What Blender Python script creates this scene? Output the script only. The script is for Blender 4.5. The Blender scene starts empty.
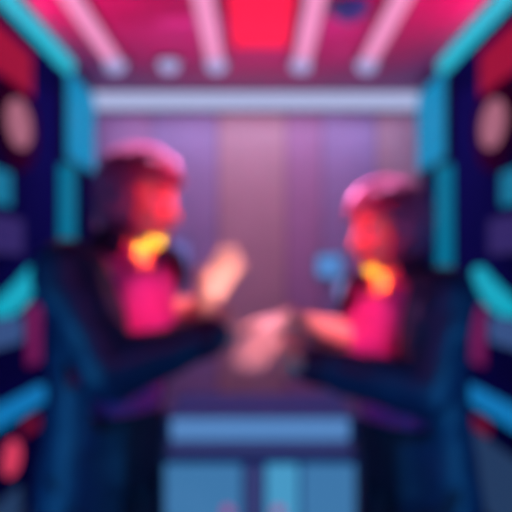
import bpy, bmesh, math, random
from mathutils import Vector, Matrix, noise
random.seed(4)
SC = bpy.context.scene
COL = SC.collection
V = Vector
F = 700.0                      # focal length in pixels of the 512 px frame
CAMZ = 1.42
HORIZON = 272.0

def px(x, y, d):                               # a pixel at a distance -> a point in the room
    return V(((x - 256) / F * d, d, CAMZ - (y - HORIZON) / F * d))

# ------------------------------------------------------------------ camera
cam_d = bpy.data.cameras.new('camera'); cam = bpy.data.objects.new('camera', cam_d); COL.objects.link(cam)
cam.location = (0, 0, CAMZ); cam.rotation_euler = (math.radians(90), 0, 0)
cam_d.sensor_width = 36.0; cam_d.lens = 36.0 * F / 512
cam_d.shift_y = (HORIZON - 256) / 512
cam_d.dof.use_dof = True                      # the photograph is out of focus: the lens is set very close
cam_d.dof.focus_distance = 0.15
cam_d.dof.aperture_fstop = 11.0
SC.camera = cam

# ------------------------------------------------------------------ world, lamps, exposure
w = bpy.data.worlds.new('world'); SC.world = w; w.use_nodes = True
w.node_tree.nodes['Background'].inputs[0].default_value = (0.10, 0.08, 0.30, 1)
w.node_tree.nodes['Background'].inputs[1].default_value = 0.12
SC.view_settings.view_transform = 'Standard'; SC.view_settings.look = 'None'
SC.view_settings.exposure = 0.0; SC.view_settings.gamma = 1.0
SC.view_settings.use_curve_mapping = False
SC.cycles.use_denoising = True

def lamp(name, typ, loc, target, color, power, size=0.2, angle=40, blend=0.6, size_y=None):
    d = bpy.data.lights.new(name, typ); d.color = color; d.energy = power
    if typ == 'SPOT':
        d.spot_size = math.radians(angle); d.spot_blend = blend; d.shadow_soft_size = size
    elif typ == 'AREA':
        d.size = size
        if size_y: d.shape = 'RECTANGLE'; d.size_y = size_y
    else:
        d.shadow_soft_size = size
    o = bpy.data.objects.new(name, d); COL.objects.link(o); o.location = loc
    o.rotation_euler = (V(target) - V(loc)).to_track_quat('-Z', 'Y').to_euler()
    return o

# lamps: a wall wash for the light bar, the rest added without fixtures
lamp('wall_wash_lamp', 'AREA', (0, 5.86, 2.76), (0, 6.10, 1.0), (0.75, 0.75, 1.0), 4.5, 2.6, size_y=.08)
lamp('wall_fill', 'AREA', (0, 4.3, 2.93), (0, 6.1, 1.3), (1.0, 0.76, 0.98), 24, 1.2)  # added fill that brightens the back wall
lamp('ceiling_fill', 'SPOT', (0, 4.3, .08), (0, 4.1, 3.0), (1.0, 0.03, 0.26), 200, 0.03, 75, 0.8)  # added lamp hidden behind the counter, reddens the ceiling
lamp('ceiling_edge_fill', 'AREA', (-1.38, 4.0, 2.66), (-.4, 4.2, 3.0), (1.0, 0.02, 0.26), 23, 1.8, size_y=.08)  # added pair of fills for the ceiling sides, no cove built
lamp('ceiling_edge_fill', 'AREA', (1.38, 4.0, 2.66), (.4, 4.2, 3.0), (1.0, 0.02, 0.26), 23, 1.8, size_y=.08)
lamp('rim_lamp', 'SPOT', (0.45, 2.9, 2.7), tuple(px(146, 166, 1.86)), (1.0, 0.25, 0.60), 1500, 0.05, 9.5, 0.5)  # added spots that give the hair its pink rim
lamp('rim_lamp', 'SPOT', (-0.45, 3.0, 2.7), tuple(px(380, 198, 1.96)), (1.0, 0.25, 0.60), 1500, 0.05, 9.5, 0.5)
lamp('face_spot', 'SPOT', (0.62, 1.25, 2.1), tuple(px(154, 204, 1.79)), (1.0, 0.004, 0.012), 115, 0.05, 9.8, 0.7)  # added red spots aimed at the faces
lamp('face_spot', 'SPOT', (-0.56, 1.35, 2.1), tuple(px(370, 234, 1.90)), (1.0, 0.004, 0.012), 115, 0.05, 9.8, 0.7)
lamp('neck_spot', 'SPOT', (0.55, 1.1, 1.75), tuple(px(155, 249, 1.79)), (1.0, 0.95, 0.02), 330, 0.01, 3.5, 0.5)  # added narrow spots that turn the necks yellow
lamp('neck_spot', 'SPOT', (-0.5, 1.2, 1.70), tuple(px(371, 279, 1.90)), (1.0, 0.95, 0.02), 330, 0.01, 3.5, 0.5)
lamp('chest_spot', 'SPOT', (0.5, 0.7, 2.3), tuple(px(152, 326, 1.80)), (1.0, 0.22, 0.42), 140, 0.03, 8.5, 0.8)  # added pink spots for the shirts
lamp('chest_spot', 'SPOT', (-0.45, 0.8, 2.3), tuple(px(362, 334, 1.92)), (1.0, 0.22, 0.42), 140, 0.03, 8.5, 0.8)
lamp('arm_spot', 'SPOT', (0.2, 0.9, 2.7), tuple(px(176, 312, 1.96)), (1.0, 0.34, 0.50), 260, 0.02, 4.5, 0.6)  # added spots aimed at the far forearms
lamp('arm_spot', 'SPOT', (-0.2, 1.0, 2.7), tuple(px(332, 330, 1.96)), (1.0, 0.34, 0.50), 260, 0.02, 4.5, 0.6)
lamp('hand_spot', 'SPOT', (0.0, 1.0, 2.95), tuple(px(256, 346, 1.89)), (1.0, 0.52, 0.90), 330, 0.03, 6.5, 0.8)  # added spots that brighten the hands
lamp('hand_spot', 'SPOT', (0.15, 0.7, 2.3), tuple(px(230, 279, 1.86)), (1.0, 0.60, 0.62), 400, 0.03, 6.2, 0.8)
lamp('front_fill', 'AREA', (0, -.6, 2.9), (0, 1.8, 1.6), (1.0, 0.015, 0.28), 11, 1.0)  # added magenta fill from behind the camera
for sx in (-1, 1):
    o = lamp('side_fill', 'AREA', (sx * 1.35, 0.9, 0.9), (sx * .45, 1.75, 1.0), (0.03, 0.40, 1.0), 3.6, 0.5, size_y=.9)  # added blue fill for the jacket backs
    o.data.spread = math.radians(85)

# ------------------------------------------------------------------ helpers
def srgb(r, g, b):
    f = lambda c: (c / 255 / 12.92) if c <= 10 else (((c / 255) + .055) / 1.055) ** 2.4
    return (f(r), f(g), f(b), 1)

def mat(name, color, rough=0.6, metal=0.0, noise_scale=None, var=0.15, bump=0.0, sheen=0.0, spec=0.5, emit=None, strength=0.0):
    m = bpy.data.materials.new(name); m.use_nodes = True
    nt = m.node_tree; b = nt.nodes['Principled BSDF']
    b.inputs['Base Color'].default_value = color
    b.inputs['Roughness'].default_value = rough; b.inputs['Metallic'].default_value = metal
    b.inputs['Specular IOR Level'].default_value = spec
    if sheen: b.inputs['Sheen Weight'].default_value = sheen
    if emit:
        b.inputs['Emission Color'].default_value = emit; b.inputs['Emission Strength'].default_value = strength
    if noise_scale:
        tc = nt.nodes.new('ShaderNodeTexCoord'); n = nt.nodes.new('ShaderNodeTexNoise')
        n.inputs['Scale'].default_value = noise_scale; n.inputs['Detail'].default_value = 5
        nt.links.new(tc.outputs['Object'], n.inputs['Vector'])
        r = nt.nodes.new('ShaderNodeValToRGB')
        c = color
        r.color_ramp.elements[0].position = .3; r.color_ramp.elements[1].position = .7
        r.color_ramp.elements[0].color = tuple(max(0, k * (1 - var)) for k in c[:3]) + (1,)
        r.color_ramp.elements[1].color = tuple(min(1, k * (1 + var)) for k in c[:3]) + (1,)
        nt.links.new(n.outputs['Fac'], r.inputs['Fac']); nt.links.new(r.outputs['Color'], b.inputs['Base Color'])
        if bump:
            bp = nt.nodes.new('ShaderNodeBump'); bp.inputs['Strength'].default_value = bump; bp.inputs['Distance'].default_value = .01
            nt.links.new(n.outputs['Fac'], bp.inputs['Height']); nt.links.new(bp.outputs['Normal'], b.inputs['Normal'])
    return m

def glow(name, rgb, k=1.0):
    c = srgb(*rgb)
    return mat(name, (c[0] * .08, c[1] * .08, c[2] * .08, 1), 0.6, spec=0.1, emit=c, strength=k)

def link(name, bm, m, parent=None, loc=(0, 0, 0), smooth=False):
    me = bpy.data.meshes.new(name); bm.normal_update(); bm.to_mesh(me); bm.free()
    for mm in (m if isinstance(m, (list, tuple)) else [m]): me.materials.append(mm)
    if smooth:
        for p in me.polygons: p.use_smooth = True
    o = bpy.data.objects.new(name, me); COL.objects.link(o); o.location = loc
    if parent is not None: o.parent = parent
    return o

def tag(o, label, cat, group=None):
    o['label'] = label; o['category'] = cat
    if group: o['group'] = group
    return o

def thing(name, label, cat, loc=(0, 0, 0), group=None):
    o = bpy.data.objects.new(name, None); COL.objects.link(o); o.location = loc
    return tag(o, label, cat, group)

def struct(name, bm, m):
    o = link(name, bm, m); o['kind'] = 'structure'; return o

def box(bm, lo, hi, bev=0.0, mi=0):
    lo, hi = V(lo), V(hi)
    t = bmesh.new()
    bmesh.ops.create_cube(t, size=1.0)
    for v in t.verts:
        v.co = V([lo[i] + (v.co[i] + .5) * (hi[i] - lo[i]) for i in range(3)])
    if bev:
        bmesh.ops.bevel(t, geom=list(t.edges), offset=bev, segments=3, profile=.7, affect='EDGES')
    merge(bm, t, mi)

def merge(bm, t, mi=0):
    mp = {}
    for v in t.verts: mp[v] = bm.verts.new(v.co)
    for f in t.faces:
        try:
            g = bm.faces.new([mp[v] for v in f.verts]); g.material_index = mi; g.smooth = f.smooth
        except ValueError: pass
    t.free()

def new(): return bmesh.new()

def boxo(name, lo, hi, m, parent=None, bev=0.0):
    bm = new(); box(bm, lo, hi, bev); return link(name, bm, m, parent)

def tube(bm, pts, rad, seg=14, cap=True):
    """round tube along points; rad a number or list"""
    pts = [V(p) for p in pts]; n = len(pts)
    rad = rad if isinstance(rad, (list, tuple)) else [rad] * n
    t0 = (pts[1] - pts[0]).normalized()
    up = V((0, 0, 1)) if abs(t0.z) < .9 else V((0, 1, 0))
    u = t0.cross(up).normalized(); rings = []
    for i, p in enumerate(pts):
        t = ((pts[min(i + 1, n - 1)] - pts[max(i - 1, 0)])).normalized()
        u = (u - t * u.dot(t)).normalized(); v = t.cross(u)
        rings.append([bm.verts.new(p + (u * math.cos(a) + v * math.sin(a)) * rad[i]) for a in [2 * math.pi * k / seg for k in range(seg)]])
    for a, b in zip(rings, rings[1:]):
        for k in range(seg): bm.faces.new((a[k], a[(k + 1) % seg], b[(k + 1) % seg], b[k]))
    if cap:
        bm.faces.new(list(reversed(rings[0]))); bm.faces.new(rings[-1])

def sphere(bm, c, r, rot=None, seg=20):
    r = (r, r, r) if not isinstance(r, (list, tuple)) else r
    t = bmesh.new(); bmesh.ops.create_uvsphere(t, u_segments=seg, v_segments=seg // 2 + 2, radius=1.0)
    for v in t.verts:
        q = V((v.co.x * r[0], v.co.y * r[1], v.co.z * r[2]))
        if rot is not None: q = rot @ q
        v.co = q + V(c)
    merge(bm, t)

def limb(bm, pts, rads, seg=16):
    """tapered limb: cones between joints with a ball at each joint (fused later)"""
    for (a, ra), (b, rb) in zip(zip(pts, rads), zip(pts[1:], rads[1:])):
        tube(bm, [a, b], [ra, rb], seg)
    for p, r in zip(pts, rads): sphere(bm, p, r * 1.0, seg=seg)

def loft(bm, rings, seg=28, power=2.0, cap=True):
    """rings of (centre, vector u, vector v): closed body of elliptic sections"""
    R = []
    for c, u, v in rings:
        ring = []
        for k in range(seg):
            a = 2 * math.pi * k / seg; ca, sa = math.cos(a), math.sin(a)
            e = 2.0 / power
            x = math.copysign(abs(ca) ** e, ca); y = math.copysign(abs(sa) ** e, sa)
            ring.append(bm.verts.new(V(c) + V(u) * x + V(v) * y))
        R.append(ring)
    for a, b in zip(R, R[1:]):
        for k in range(seg): bm.faces.new((a[k], a[(k + 1) % seg], b[(k + 1) % seg], b[k]))
    if cap:
        bm.faces.new(list(reversed(R[0]))); bm.faces.new(R[-1])

def fuse(bm, voxel, smooth=6, factor=.5):
    """fuse overlapping closed pieces into one continuous skin, returned as a bmesh"""
    bmesh.ops.recalc_face_normals(bm, faces=bm.faces[:])
    me = bpy.data.meshes.new('fuse'); bm.to_mesh(me); bm.free()
    o = bpy.data.objects.new('fuse', me); COL.objects.link(o)
    r = o.modifiers.new('r', 'REMESH'); r.mode = 'VOXEL'; r.voxel_size = voxel; r.use_smooth_shade = True
    s = o.modifiers.new('s', 'SMOOTH'); s.factor = factor; s.iterations = smooth
    dg = bpy.context.evaluated_depsgraph_get(); dg.update()
    m2 = bpy.data.meshes.new_from_object(o.evaluated_get(dg), depsgraph=dg)
    out = bmesh.new(); out.from_mesh(m2)
    bpy.data.objects.remove(o); bpy.data.meshes.remove(me); bpy.data.meshes.remove(m2)
    return out

# ------------------------------------------------------------------ materials
M = {}
M['wall_side'] = mat('dark_purple_wall', srgb(20, 22, 92), .9, noise_scale=6, bump=.1, spec=0.0)
M['panel_blue'] = mat('blue_grey_wall_panel', srgb(165, 150, 205), .5, noise_scale=5, var=.06)
M['panel_pink'] = mat('pink_grey_wall_panel', srgb(196, 162, 180), .5, noise_scale=5, var=.06)
M['panel_mauve'] = mat('mauve_wall_panel', srgb(180, 140, 190), .5, noise_scale=5, var=.06)
M['wall_seam'] = mat('wall_seam', srgb(80, 60, 110), .6)
M['ceiling'] = mat('magenta_ceiling', srgb(190, 50, 140), .5, noise_scale=4, var=.1)
M['floor'] = mat('dark_floor', srgb(40, 40, 80), .35, noise_scale=10)
M['strip'] = glow('pink_white_strip_light', (240, 150, 200), 1.0)
M['spot'] = glow('blue_white_downlight', (178, 180, 235), .85)
M['bar'] = glow('pale_blue_light_bar', (172, 182, 222), 1.0)
M['redlight'] = glow('red_light_panel', (255, 30, 75), 1.1)
M['cyan'] = glow('cyan_neon', (40, 188, 212), 1.0)
M['cyan2'] = glow('blue_light_panel', (6, 134, 184), 1.0)
M['teal'] = glow('teal_neon', (6, 114, 150), 1.0)
M['housing'] = mat('dark_metal_housing', srgb(45, 40, 70), .4, .6)
M['navy'] = mat('dark_navy_panel', srgb(22, 28, 110), .9, spec=0.0, noise_scale=12)
M['vent'] = mat('dark_teal_fixture', srgb(50, 190, 200), .4, .3)

# ------------------------------------------------------------------ room
W, H, YB, YF = 1.44, 3.0, 6.14, -1.6
bm = new(); box(bm, (-W - .4, YF, -.1), (W + .4, YB + .2, 0)); struct('floor', bm, M['floor'])
bm = new(); box(bm, (-W - .4, YF, H), (W + .4, YB + .2, H + .1)); struct('ceiling', bm, M['ceiling'])
for s, nm in ((-1, 'wall_left'), (1, 'wall_right')):
    bm = new(); box(bm, (min(s * W, s * (W + .3)), YF, 0), (max(s * W, s * (W + .3)), YB + .2, H)); struct(nm, bm, M['wall_side'])
bm = new(); box(bm, (-W, YF - .1, 0), (W, YF, H)); struct('wall_front', bm, M['wall_side'])
# back wall with tall cladding panels
bm = new(); box(bm, (-W, YB, 0), (W, YB + .2, H), mi=0)
cuts = [(95, 152, 3), (152, 218, 1), (218, 286, 2), (286, 322, 3), (322, 376, 1), (376, 421, 2)]
for x0, x1, mi in cuts:
    a, b = (x0 - 256) / F * YB, (x1 - 256) / F * YB
    box(bm, (a + .006, YB - .03, .16), (b - .006, YB, 2.82), .006, mi)
struct('wall_back', bm, [M['wall_seam'], M['panel_blue'], M['panel_pink'], M['panel_mauve']])
bm = new(); box(bm, (-W, YB - .05, 0), (W, YB - .001, .15), .008); struct('baseboard_back', bm, M['navy'])

# light bar along the top of the back wall
t = thing('light_bar', 'long pale blue light bar along the top of the back wall', 'light', (0, YB - .03, 2.91))
boxo('housing', (-W + .01, -.02, -.1), (W - .01, .03, .085), M['housing'], t, .008)
boxo('diffuser', (-W + .02, -.05, -.08), (W - .02, -.02, .07), M['bar'], t, .012)

# ceiling light strips with a downlight at the far end of each
STRIPS = [(-1.05, 'leftmost of the four pink-white light strips on the magenta ceiling'),
          (-.30, 'pink-white ceiling light strip just left of the red light panel'),
          (.34, 'pink-white ceiling light strip just right of the red light panel'),
          (.825, 'rightmost of the four pink-white light strips, beside the dark round fixture')]
for x, lab in STRIPS:
    t = thing('ceiling_light_strip', lab, 'light', (x, 4.0, H), 'pink-white ceiling light strips')
    boxo('housing', (-.075, -1.5, -.02), (.075, 1.12, 0), M['housing'], t, .006)
    boxo('diffuser', (-.06, -1.48, -.035), (.06, 1.1, -.02), M['strip'], t, .007)
def disc(bm, c, r, h, seg=28):
    tube(bm, [V(c), V(c) + V((0, 0, -h))], r, seg)
DOWN = [(-1.05, 'small blue-white downlight at the far end of the leftmost ceiling strip'),
        (-.65, 'lone blue-white downlight between the two left-hand ceiling strips'),
        (-.295, 'small blue-white downlight ending the strip left of the red panel'),
        (.335, 'small blue-white downlight ending the strip right of the red panel'),
        (.825, 'small blue-white downlight at the far end of the rightmost ceiling strip')]
for x, lab in DOWN:
    t = thing('downlight', lab, 'light', (x, 5.22, H), 'round blue-white downlights')
    bm = new(); disc(bm, (0, 0, 0), .105, .02); link('trim_ring', bm, M['housing'], t)
    bm = new(); sphere(bm, (0, 0, -.025), (.08, .08, .075)); link('lens', bm, M['spot'], t, smooth=True)
t = thing('ceiling_light_panel', 'glowing red light panel in the middle of the ceiling', 'light', (.03, 3.9, H))
boxo('housing', (-.21, -1.3, -.02), (.21, .95, 0), M['housing'], t, .006)
boxo('diffuser', (-.19, -1.28, -.03), (.19, .93, -.02), M['redlight'], t, .004)
t = thing('ceiling_fixture', 'dark teal round fixture on the ceiling beside the rightmost strip', 'fixture', (.55, 4.12, H))
bm = new(); disc(bm, (0, 0, 0), .12, .04); link('base', bm, M['vent'], t)
bm = new(); sphere(bm, (0, 0, -.045), (.095, .095, .06)); link('dome', bm, M['vent'], t, smooth=True)

# neon frames along each side: corner tube, blue panel, teal upright
for s, sd in ((-1, 'left'), (1, 'right')):
    t = thing('neon_tube', f'bright cyan neon tube running along the {sd} ceiling corner', 'light', (s * (W - .05), 4.3, H - .055), 'cyan neon corner tubes')
    bm = new(); tube(bm, [(0, -1.9, 0), (0, .88, 0)], .052, 18); link('tube', bm, M['cyan'], t, smooth=True)
    for yy in (-1.2, -.2, .75):
        bm = new(); box(bm, (-.045, yy - .02, -.035), (.045, yy + .02, .055), .004); o = link('bracket', bm, M['housing'], t)
        o.location = (s * .0, 0, .0)
    t = thing('corner_light', f'tall bright blue light panel at the {sd} end of the back wall', 'light', (s * (W - .001), 5.8, 2.6), 'blue light panels in the corners')
    x0, x1 = sorted((0, -s * .03))
    boxo('back_plate', (x0, -.60, -.34), (x1, .255, .34), M['housing'], t, .006)
    x0, x1 = sorted((-s * .03, -s * .05))
    boxo('diffuser', (x0, -.58, -.32), (x1, .24, .33), M['cyan2'], t, .006)
    t = thing('neon_tube', f'dim teal neon upright on the {sd} wall below the blue panel', 'light', (s * (W - .06), 5.12, 0), 'teal neon uprights')
    bm = new(); tube(bm, [(0, 0, 1.3), (0, 0, 2.2)], .058, 18); link('tube', bm, M['teal'], t, smooth=True)
    bm = new(); box(bm, (-.059, -.07, 1.2), (.059, .07, 1.32), .01); link('socket', bm, M['housing'], t)

# ------------------------------------------------------------------ consoles along the side walls
M['redglow'] = glow('red_wall_glow', (150, 12, 52), 1.0)  # emission stands in for red light falling on the upper wall
M['oval'] = glow('dusty_pink_screen', (162, 98, 120), 1.0)
M['bezel'] = mat('plum_bezel', srgb(58, 8, 70), .8, spec=0.0)
M['arc'] = glow('cyan_arc_light', (14, 165, 190), 1.0)
M['mutedscreen'] = glow('muted_blue_screen', (52, 80, 130), 1.0)
M['magenta'] = mat('pink_lit_side', srgb(120, 20, 85), .4, emit=srgb(92, 16, 70), strength=1.0)  # emission stands in for pink light on the cabinet side
M['shelf'] = glow('blue_shelf_light', (12, 115, 178), 1.0)
M['redlamp'] = glow('crimson_lamp', (215, 60, 95), 1.0)
M['dimred'] = glow('dark_red_lamp', (105, 14, 45), 1.0)
M['slate'] = glow('slate_panel_glow', (34, 58, 94), 1.0)  # plain panel given emission because no lamp reaches it
M['violet'] = glow('violet_panel_glow', (46, 36, 98), 1.0)  # emission added for a purple patch on the cabinet
XF = 1.36                                       # console face
def console(s, sd):
    t = thing('arcade_console', f'dark navy arcade console with cyan trim and oval pink screen against the {sd} wall', 'console', (s * W, 4.2, 0), 'dark arcade consoles along the walls')
    def P(x, y):                                # left-hand photo pixel on the console face -> (y, z) there
        d = F * XF / (256 - x); return d - 4.2, CAMZ - (y - HORIZON) / F * d
    def slab(name, y0, y1, z0, z1, m, out=.02, depth=.02, bev=.006, par=None):
        x0, x1 = sorted((-s * (W - XF + out), -s * (W - XF + out - depth)))
        return boxo(name, (x0, min(y0, y1), min(z0, z1)), (x1, max(y0, y1), max(z0, z1)), m, par or t, bev)
    ya = P(-40, 272)[0]; yb = P(58, 272)[0]
    x0, x1 = sorted((0, -s * (W - XF)))
    boxo('cabinet', (x0, ya, 0), (x1, yb, 2.62), M['navy'], t, .012)
    slab('red_glow_slab', P(-40, 0)[0], P(29, 0)[0], 2.47, 2.72, M['redglow'])  # slab added to carry the red glow on the wall
    # oval screen in a plum surround
    yc, zc = P(16, 124); bm = new(); seg = 40
    def oval(bm, ry, rz, xa, xb):
        A = [bm.verts.new((xa, yc + ry * math.cos(a), zc + rz * math.sin(a))) for a in [2 * math.pi * k / seg for k in range(seg)]]
        B = [bm.verts.new((xb, yc + ry * math.cos(a), zc + rz * math.sin(a))) for a in [2 * math.pi * k / seg for k in range(seg)]]
        bm.faces.new(A); bm.faces.new(B)
        for k in range(seg): bm.faces.new((A[k], A[(k + 1) % seg], B[(k + 1) % seg], B[k]))
        bmesh.ops.recalc_face_normals(bm, faces=bm.faces[:])
    fx = -s * (W - XF)
    oval(bm, .34, .26, fx, fx - s * .015); b = link('screen_surround', bm, M['bezel'], t)
    bm = new(); oval(bm, .20, .135, fx - s * .015, fx - s * .025); link('screen', bm, M['oval'], b)
    y0, z0 = P(-20, 168); y1, z1 = P(8, 214)
    slab('teal_light', y0, y1, 1.78, 1.96, M['teal'])
    slab('violet_panel', P(-20, 0)[0], P(20, 0)[0], 1.52, 1.72, M['violet'])  # added glowing slab, no display
    # curved cyan light
    bm = new(); pts = []
    for k in range(13):
        u = k / 12; x = -8 + 36 * u; y = 310 - 14 * u - 24 * u ** 2.2
        yy, zz = P(x, y); pts.append((fx - s * .03, yy, zz))
    tube(bm, pts, [.025 + .04 * math.sin(math.pi * min(1, max(0.0, (k + 2) / 16))) for k in range(13)], 16)
    link('arc_light', bm, M['arc'], t, smooth=True)
    slab('control_screen', P(-30, 0)[0], P(20, 0)[0], 1.02, 1.17, M['mutedscreen'])
    slab('pink_lit_strip', P(26, 0)[0], P(38, 0)[0], .86, 1.22, M['magenta'])  # strip painted as the pink-lit side of the cabinet
    slab('shelf_light', P(-40, 0)[0], P(38, 0)[0], .61, .72, M['shelf'], out=.05, depth=.05, bev=.015)
    slab('status_lamp', P(22, 0)[0], P(36, 0)[0], .46, .54, M['dimred'])
    if s < 0:
        yy, zz = P(11, 458); bm = new(); sphere(bm, (fx, yy, zz), (.035, .13, .1)); b = link('push_button', bm, M['redlamp'], t, smooth=True)
        slab('lower_panel', P(-40, 0)[0], P(18, 0)[0], .02, .2, M['slate'])  # unlit panel brightened by its own emission
    else:
        slab('lower_panel', P(-40, 0)[0], P(36, 0)[0], .02, .44, M['slate'])
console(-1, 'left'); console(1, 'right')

# ------------------------------------------------------------------ counter between the two people
M['edge'] = glow('blue_edge_light', (84, 132, 190), 1.0)
M['glassblue'] = glow('blue_backlit_panel', (62, 118, 168), 1.0)
M['glassbright'] = glow('bright_blue_backlit_panel', (72, 152, 196), 1.0)
M['recess'] = glow('dusky_blue_glow', (56, 62, 114), 1.0)  # emission lifts the shaded recess, no lamp inside
M['frame'] = mat('counter_frame', srgb(50, 84, 160), .5, spec=.2)
M['pinkdot'] = glow('pink_indicator', (160, 70, 140), 1.0)
t = thing('counter', 'low blue backlit counter standing between the two people', 'counter', (.02, 3.5, 0))
boxo('worktop', (-.47, -.02, .565), (.47, .62, .705), M['frame'], t, .012)
boxo('edge_light', (-.44, -.05, .59), (.44, -.02, .695), M['edge'], t, .01)
boxo('glowing_recess', (-.46, .03, .50), (.46, .6, .565), M['recess'], t)  # recess under the worktop, its faint light put into the material
boxo('cabinet', (-.49, -.01, 0), (.49, .62, .50), M['frame'], t, .012)
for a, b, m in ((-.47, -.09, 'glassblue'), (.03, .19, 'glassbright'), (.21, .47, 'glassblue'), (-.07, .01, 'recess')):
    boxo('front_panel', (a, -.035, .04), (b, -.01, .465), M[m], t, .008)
for x in (-.16, .09):
    bm = new(); sphere(bm, (x, -.035, .235), (.03, .012, .03)); link('indicator', bm, M['pinkdot'], t, smooth=True)

# small wall screens on the back wall
M['wallscreen'] = glow('blue_wall_screen', (84, 138, 205), 1.0)
M['wallscreen2'] = glow('pale_blue_wall_screen', (130, 140, 205), 1.0)
M['wallscreen3'] = glow('faint_violet_wall_screen', (112, 108, 180), 1.0)
for x, y, wd, ht, m, lab in ((329, 266, .24, .22, 'wallscreen', 'small square blue screen on the back wall beside the right-hand head'),
                             (347, 289, .22, .17, 'wallscreen2', 'small pale blue screen on the back wall just under the square one'),
                             (180, 254, .2, .26, 'wallscreen3', 'small faint violet screen on the back wall beside the left-hand chin')):
    c = px(x, y, YB - .04)
    t = thing('wall_screen', lab, 'screen', (c.x, YB - .03, c.z), 'small screens on the back wall')
    boxo('casing', (-wd / 2, -.03, -ht / 2), (wd / 2, .0, ht / 2), M['housing'], t, .008)
    boxo('display', (-wd / 2 + .012, -.04, -ht / 2 + .012), (wd / 2 - .012, -.03, ht / 2 - .012), M[m], t, .006)

# ------------------------------------------------------------------ people
M['skin'] = mat('skin', srgb(226, 172, 148), .5, noise_scale=30, var=.05)
M['lip'] = mat('lips', srgb(190, 95, 95), .4)
M['brow'] = mat('brow', srgb(40, 20, 30), .7)
M['eye'] = mat('eye_white', srgb(235, 230, 230), .2)
M['iris'] = mat('iris', srgb(40, 25, 30), .2)
M['hair'] = mat('plum_pink_hair', srgb(150, 72, 122), .42, noise_scale=60, var=.3, bump=.4, sheen=.3)
M['jacket'] = mat('navy_jacket', srgb(20, 52, 88), .5, noise_scale=25, var=.2, bump=.25)
M['cuff'] = mat('plum_cuff', srgb(50, 22, 66), .6, noise_scale=40, bump=.2)
M['shirt'] = mat('hot_pink_shirt', srgb(235, 60, 160), .6, noise_scale=25, var=.12, bump=.2)
M['trousers'] = mat('dark_navy_trousers', srgb(14, 22, 54), .7, noise_scale=25, bump=.2)
M['shoe'] = mat('dark_shoe', srgb(25, 22, 40), .5)
M['sole'] = mat('shoe_sole', srgb(150, 150, 170), .6)

def hand_pieces(bm, wrist, d, n, s, curl, spread=.09):
    """wrist point, finger direction d, palm-facing normal n, thumb side s"""
    d, n, s = V(d).normalized(), V(n).normalized(), V(s)
    s = (s - d * s.dot(d)).normalized(); n = d.cross(s) if d.cross(s).dot(n) > 0 else s.cross(d)
    limb(bm, [wrist - d * .015, wrist + d * .03], [.026, .026])
    L = [(.0315, .042, .026, .021), (.0105, .046, .030, .022), (-.0105, .043, .028, .021), (-.030, .034, .021, .018)]
    for off, a, b, c in L:
        k = wrist + d * (.092 - abs(off - .01) * .25) + s * off
        limb(bm, [wrist + d * .02 + s * off * .6, k], [.0165, .0125], 12)
        p, dd, pts, th = k, (d + s * off / .03 * spread).normalized(), [k], 0.0
        for seglen in (a, b, c):
            th += curl
            q = dd * math.cos(th) + n * math.sin(th)
            p = p + q * seglen; pts.append(p)
        limb(bm, pts, [.0105, .0095, .0085, .0075], 12)
    b0 = wrist + d * .03 + s * .024
    td = (d * .62 + s * .70 + n * .35).normalized(); td2 = (d * .86 + s * .35 + n * .38).normalized()
    limb(bm, [b0, b0 + td * .042, b0 + td * .042 + td2 * .032, b0 + td * .042 + td2 * .056], [.0165, .0125, .0108, .009], 12)

def islands(bm):
    seen, out = set(), []
    for v in bm.verts:
        if v in seen: continue
        st, cur = [v], set()
        while st:
            q = st.pop()
            if q in cur: continue
            cur.add(q); st.extend(e.other_vert(q) for e in q.link_edges)
        seen |= cur; out.append(cur)
    return out

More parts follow.
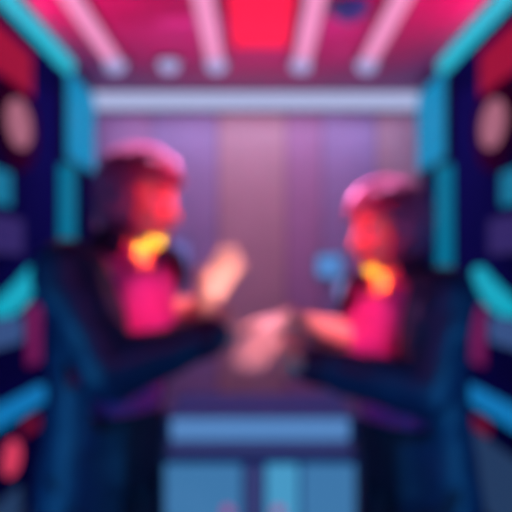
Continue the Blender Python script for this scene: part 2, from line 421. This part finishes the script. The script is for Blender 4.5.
def person(label, base, face_deg, sk, group):
    """sk: world joints. The person faces along angle face_deg in plan."""
    base = V(base)
    a = math.radians(face_deg); f = V((math.cos(a), math.sin(a), 0)); l = V((-f.y, f.x, 0)); z = V((0, 0, 1))
    K = {k: (V(p) - base) for k, p in sk.items() if isinstance(p, Vector) and k[:2] not in ('n_', 's_', 'c_')} | {k: V(sk[k]) - base for k in ('sh_near', 'sh_far')}
    hd = K['head']
    head_dir = math.radians(face_deg + HEAD_TURN.get(group, 0))
    hf = V((math.cos(head_dir), math.sin(head_dir), -.12)).normalized(); hl = V((-hf.y, hf.x, 0)).normalized(); hz = hf.cross(hl)
    RH = Matrix((hf, hl, hz)).transposed()
    H_ = lambda x, y, zz: hd + hf * x + hl * y + hz * zz
    ch, nb, hip = K['chest'], K['neck'], K['hip']
    axis = (nb - hip).normalized()
    def torso_rings(g=0.0, lo=None, top=None):
        spec = [(-.06, .165, .125), (.02, .172, .125), (.14, .150, .110), (.26, .160, .115), (.36, .175, .122), (.44, .165, .108), (.50, .11, .08)]
        Ln = (nb - hip).length
        out = []
        for h, wv, dv in spec:
            c = hip + axis * (h / .52 * Ln)
            out.append((c, f * (dv + g), l * (wv + g)))
        return out
    # --- body: one continuous skin
    bm = new()
    loft(bm, torso_rings())
    limb(bm, [nb - axis * .06, nb + (hd - nb) * .35, H_(-.025, 0, -.06)], [.065, .056, .058])
    sphere(bm, H_(-.012, 0, .032), (.098, .076, .088), RH, 28)          # cranium
    sphere(bm, H_(.022, 0, -.035), (.066, .060, .078), RH, 28)           # face
    sphere(bm, H_(.050, 0, -.090), (.034, .034, .028), RH)               # chin
    sphere(bm, H_(.022, 0, -.075), (.052, .052, .035), RH)               # jaw
    sphere(bm, H_(.068, 0, .022), (.020, .054, .014), RH)                # brow
    tube(bm, [H_(.080, 0, .010), H_(.106, 0, -.030)], [.010, .014], 12); sphere(bm, H_(.102, 0, -.032), (.017, .018, .013), RH)
    sphere(bm, H_(.084, 0, -.060), (.013, .026, .008), RH); sphere(bm, H_(.082, 0, -.071), (.013, .022, .008), RH)
    for q in (-1, 1):
        sphere(bm, H_(.062, q * .036, -.025), (.022, .022, .018), RH)    # cheek
        sphere(bm, H_(-.010, q * .079, -.010), (.020, .010, .032), RH)   # ear
    for side in ('near', 'far'):
        sh, el, wr = K['sh_' + side], K['el_' + side], K['wr_' + side]
        limb(bm, [ch + (sh - ch) * .5, sh, sh + (el - sh) * .5, el, el + (wr - el) * .35, wr], [.07, .062, .05, .046, .047, .029])
        hand_pieces(bm, wr, K['tip_' + side] - wr, sk['n_' + side], sk['s_' + side], sk['c_' + side])
    for q in (-1, 1):
        hj = hip + l * (q * .09) - z * .03; kn = V((hip.x + l.x * q * .1 + f.x * .05, hip.y + l.y * q * .1 + f.y * .05, .50)); an = V((hip.x + l.x * q * .11, hip.y + l.y * q * .11, .09))
        limb(bm, [hj, kn, kn - z * .12 + (an - kn) * .1, an], [.085, .056, .053, .036])
        limb(bm, [an - z * .04, an - z * .05 + f * .13], [.036, .030])
    bm = fuse(bm, .0042, 5)
    for fc in bm.faces:
        p = fc.calc_center_median() - hd; x, y, zz = p.dot(hf), p.dot(hl), p.dot(hz)
        if x > .06 and abs(y) < .026 and -.077 < zz < -.056: fc.material_index = 1
        if x > .05 and .014 < abs(y) < .05 and .020 < zz < .029: fc.material_index = 2
        fc.smooth = True
    root = link('person', bm, [M['skin'], M['lip'], M['brow']], None, base, True)
    tag(root, label, 'person', 'two people facing each other')
    for q in (-1, 1):
        bm = new(); sphere(bm, H_(.066, q * .031, .002), .0145, seg=20)
        for fc in bm.faces:
            p = fc.calc_center_median() - H_(.066, q * .031, .002)
            fc.material_index = 1 if p.normalized().dot(hf) > .86 else 0
        link('eye', bm, [M['eye'], M['iris']], root, smooth=True)
    # --- hair: thick short bob with strand relief, face left open
    bm = new(); bmesh.ops.create_icosphere(bm, subdivisions=6, radius=1.0)
    kill = []
    for v in bm.verts:
        d = v.co.copy()
        ang = math.atan2(d.y, d.x + .15)
        rel = .006 * math.sin(ang * 34 + 3 * noise.noise(d * 3)) + .010 * noise.noise(d * 4)
        rx, ry, rz = .122 + rel, .104 + rel, .116 + rel
        c = V((d.x * rx - .016, d.y * ry, d.z * rz + .030))
        if d.z < -.1:                                                     # lower hair falls straighter
            c.x = (d.x * .112 - .022) ; c.z = .030 + d.z * (.150 + rel)
        v.co = c
    for fc in list(bm.faces):
        p = fc.calc_center_median()
        if (p.x > .035 and p.z < .060 + .012 * math.sin(p.y * 60) and abs(p.y) < .20 and (p.x > .045 or p.z < .04)) or p.z < -.095:
            kill.append(fc)
    bmesh.ops.delete(bm, geom=kill, context='FACES')
    for v in bm.verts: v.co = H_(*v.co)
    o = link('hair', bm, M['hair'], root, smooth=True)
    sm = o.modifiers.new('thickness', 'SOLIDIFY'); sm.thickness = .012; sm.offset = -1
    # --- shirt
    bm = new(); loft(bm, [r for r in torso_rings(.012)]); limb(bm, [nb - axis * .05, nb + (hd - nb) * .12], [.075, .066])
    el, wr, sh = K['el_far'], K['wr_far'], K['sh_far']
    limb(bm, [ch + (sh - ch) * .6, sh, sh + (el - sh) * .5, el, el + (wr - el) * .06], [.075, .072, .062, .055, .054])
    limb(bm, [ch + (K['sh_near'] - ch) * .6, K['sh_near'], K['sh_near'] + (K['el_near'] - K['sh_near']) * .7], [.082, .074, .062])
    bm = fuse(bm, .008, 4)
    for v in bm.verts: v.co += v.normal * .0025 * noise.noise(v.co * 22)
    link('shirt', bm, M['shirt'], root, smooth=True)
    # --- jacket: open front shell with one long sleeve to the cuff, the far sleeve pushed up
    bm = new()
    Ln = (nb - hip).length
    rings = []
    for h, wv, dv in [(-.15, .195, .150), (-.05, .195, .150), (.08, .188, .140), (.22, .192, .143), (.34, .205, .150), (.43, .195, .138), (.50, .14, .108), (.56, .108, .092), (.61, .098, .086)]:
        rings.append((hip + axis * (h / .52 * Ln), f * dv, l * wv))
    loft(bm, rings)
    for side, reach in (('near', .93), ('far', .0)):
        sh, el, wr = K['sh_' + side], K['el_' + side], K['wr_' + side]
        pts = [ch + (sh - ch) * .5, sh, sh + (el - sh) * .5, el]; rr = [.095, .088, .080, .072]
        if reach: pts += [el + (wr - el) * .45, el + (wr - el) * reach]; rr += [.062, .046]
        limb(bm, pts, rr)
    bm = fuse(bm, .009, 5)
    kill = []
    for v in bm.verts:
        v.co += v.normal * .005 * noise.noise(v.co * 16)
    for fc in bm.faces:
        p = fc.calc_center_median(); q = p - hip
        h = q.dot(axis); r = q - axis * h; x, y = r.dot(f), r.dot(l)
        open_w = .165 if h > .12 * Ln / .52 else .085
        el_d = min((p - (K['sh_near'] + (K['el_near'] - K['sh_near']) * u)).length for u in (0, .25, .5, .75, 1))
        fo_d = min((p - (K['el_near'] + (K['wr_near'] - K['el_near']) * u)).length for u in (0, .25, .5, .75, 1))
        if x > (.05 if y > -.12 else .0) and -open_w - (.035 if h > .22 * Ln / .52 else 0) < y < open_w and el_d > .095 and fo_d > .085: kill.append(fc)
        elif h > .595 / .52 * Ln and abs((p - (hip + axis * h)).length) < .085: kill.append(fc)
        elif h < -.14 / .52 * Ln: kill.append(fc)
        elif (p - K['el_far']).length < .078 and (p - K['sh_far']).dot(K['el_far'] - K['sh_far']) > .8 * (K['el_far'] - K['sh_far']).length_squared: kill.append(fc)
    bmesh.ops.delete(bm, geom=kill, context='FACES')
    isl = sorted(islands(bm), key=len, reverse=True)
    for i_ in isl[1:]: bmesh.ops.delete(bm, geom=list(i_), context='VERTS')
    for _ in range(14):                                                   # even hems
        new_co = {}
        for v in bm.verts:
            if v.is_valid and v.is_boundary:
                nb_ = [e.other_vert(v).co for e in v.link_edges if e.is_boundary]
                if len(nb_) == 2: new_co[v] = v.co * .4 + (nb_[0] + nb_[1]) * .3
        for v, c in new_co.items(): v.co = c
    o = link('jacket', bm, M['jacket'], root, smooth=True)
    sm = o.modifiers.new('thickness', 'SOLIDIFY'); sm.thickness = .008; sm.offset = -1
    el, wr = K['el_near'], K['wr_near']
    dirn = (wr - el).normalized()
    bm = new(); tube(bm, [wr - dirn * .055, wr - dirn * .045, wr - dirn * .005, wr + dirn * .004], [.046, .050, .046, .040], 24)
    link('cuff', bm, M['cuff'], o, smooth=True)
    # --- trousers and shoes
    bm = new(); loft(bm, [r for r in torso_rings(.016)][:3])
    for q in (-1, 1):
        hj = hip + l * (q * .09) - z * .03; kn = V((hip.x + l.x * q * .1 + f.x * .05, hip.y + l.y * q * .1 + f.y * .05, .50)); an = V((hip.x + l.x * q * .11, hip.y + l.y * q * .11, .12))
        limb(bm, [hj, kn, kn + (an - kn) * .4, an], [.105, .076, .072, .062])
    bm = fuse(bm, .009, 4)
    link('trousers', bm, M['trousers'], root, smooth=True)
    for q in (-1, 1):
        an = V((hip.x + l.x * q * .11, hip.y + l.y * q * .11, 0))
        bm = new()
        loft(bm, [(an + f * .04 + z * h, f * (.135 * k), l * (.048 * k)) for h, k in ((.022, 1), (.05, 1), (.075, .82), (.095, .55))], 24, 2.4)
        limb(bm, [an + z * .05 - f * .01, an + z * .11 - f * .01], [.047, .047])
        s_ = link('shoe', fuse(bm, .006, 3), M['shoe'], root, smooth=True)
        bm = new(); loft(bm, [(an + f * .04 + z * h, f * .142, l * .053) for h in (.0, .024)], 24, 2.4); link('sole', bm, M['sole'], s_)
    return root

HEAD_TURN = {}
person('person on the left in an open navy jacket and hot pink shirt, raising both hands', (-.38, 1.84, 0), -25,
       dict(head=px(142, 202, 1.84), neck=V((-.345, 1.845, 1.445)), chest=V((-.36, 1.84, 1.37)), hip=V((-.405, 1.86, .93)),
            sh_near=V((-.450, 1.672, 1.412)), el_near=px(112, 372, 1.60), wr_near=px(217, 334, 1.63),
            tip_near=px(246, 322, 1.81), n_near=V((-.9, .6, -.3)), s_near=V((-.2, 0, 1)), c_near=.28,
            sh_far=V((-.285, 2.02, 1.42)), el_far=px(147, 317, 2.11), wr_far=px(205, 306, 1.90),
            tip_far=px(231, 256, 1.86), n_far=V((.6, -.8, 0)), s_far=V((-.7, -.3, .3)), c_far=.16), 'left')
person('person on the right in an open navy jacket and hot pink shirt, reaching forward', (.42, 1.96, 0), 205,
       dict(head=px(385, 232, 1.95), neck=V((.392, 1.955, 1.375)), chest=V((.40, 1.95, 1.30)), hip=V((.455, 1.98, .88)),
            sh_near=V((.475, 1.785, 1.348)), el_near=px(425, 392, 1.72), wr_near=px(303, 363, 1.70),
            tip_near=px(266, 352, 1.87), n_near=V((.7, .7, -.3)), s_near=V((.1, 0, 1)), c_near=.3,
            sh_far=V((.345, 2.13, 1.345)), el_far=px(358, 342, 2.03), wr_far=px(286, 320, 1.91),
            tip_far=px(228, 388, 1.86), n_far=V((-.2, .9, -.3)), s_far=V((-.8, -.1, .5)), c_far=.10), 'right')
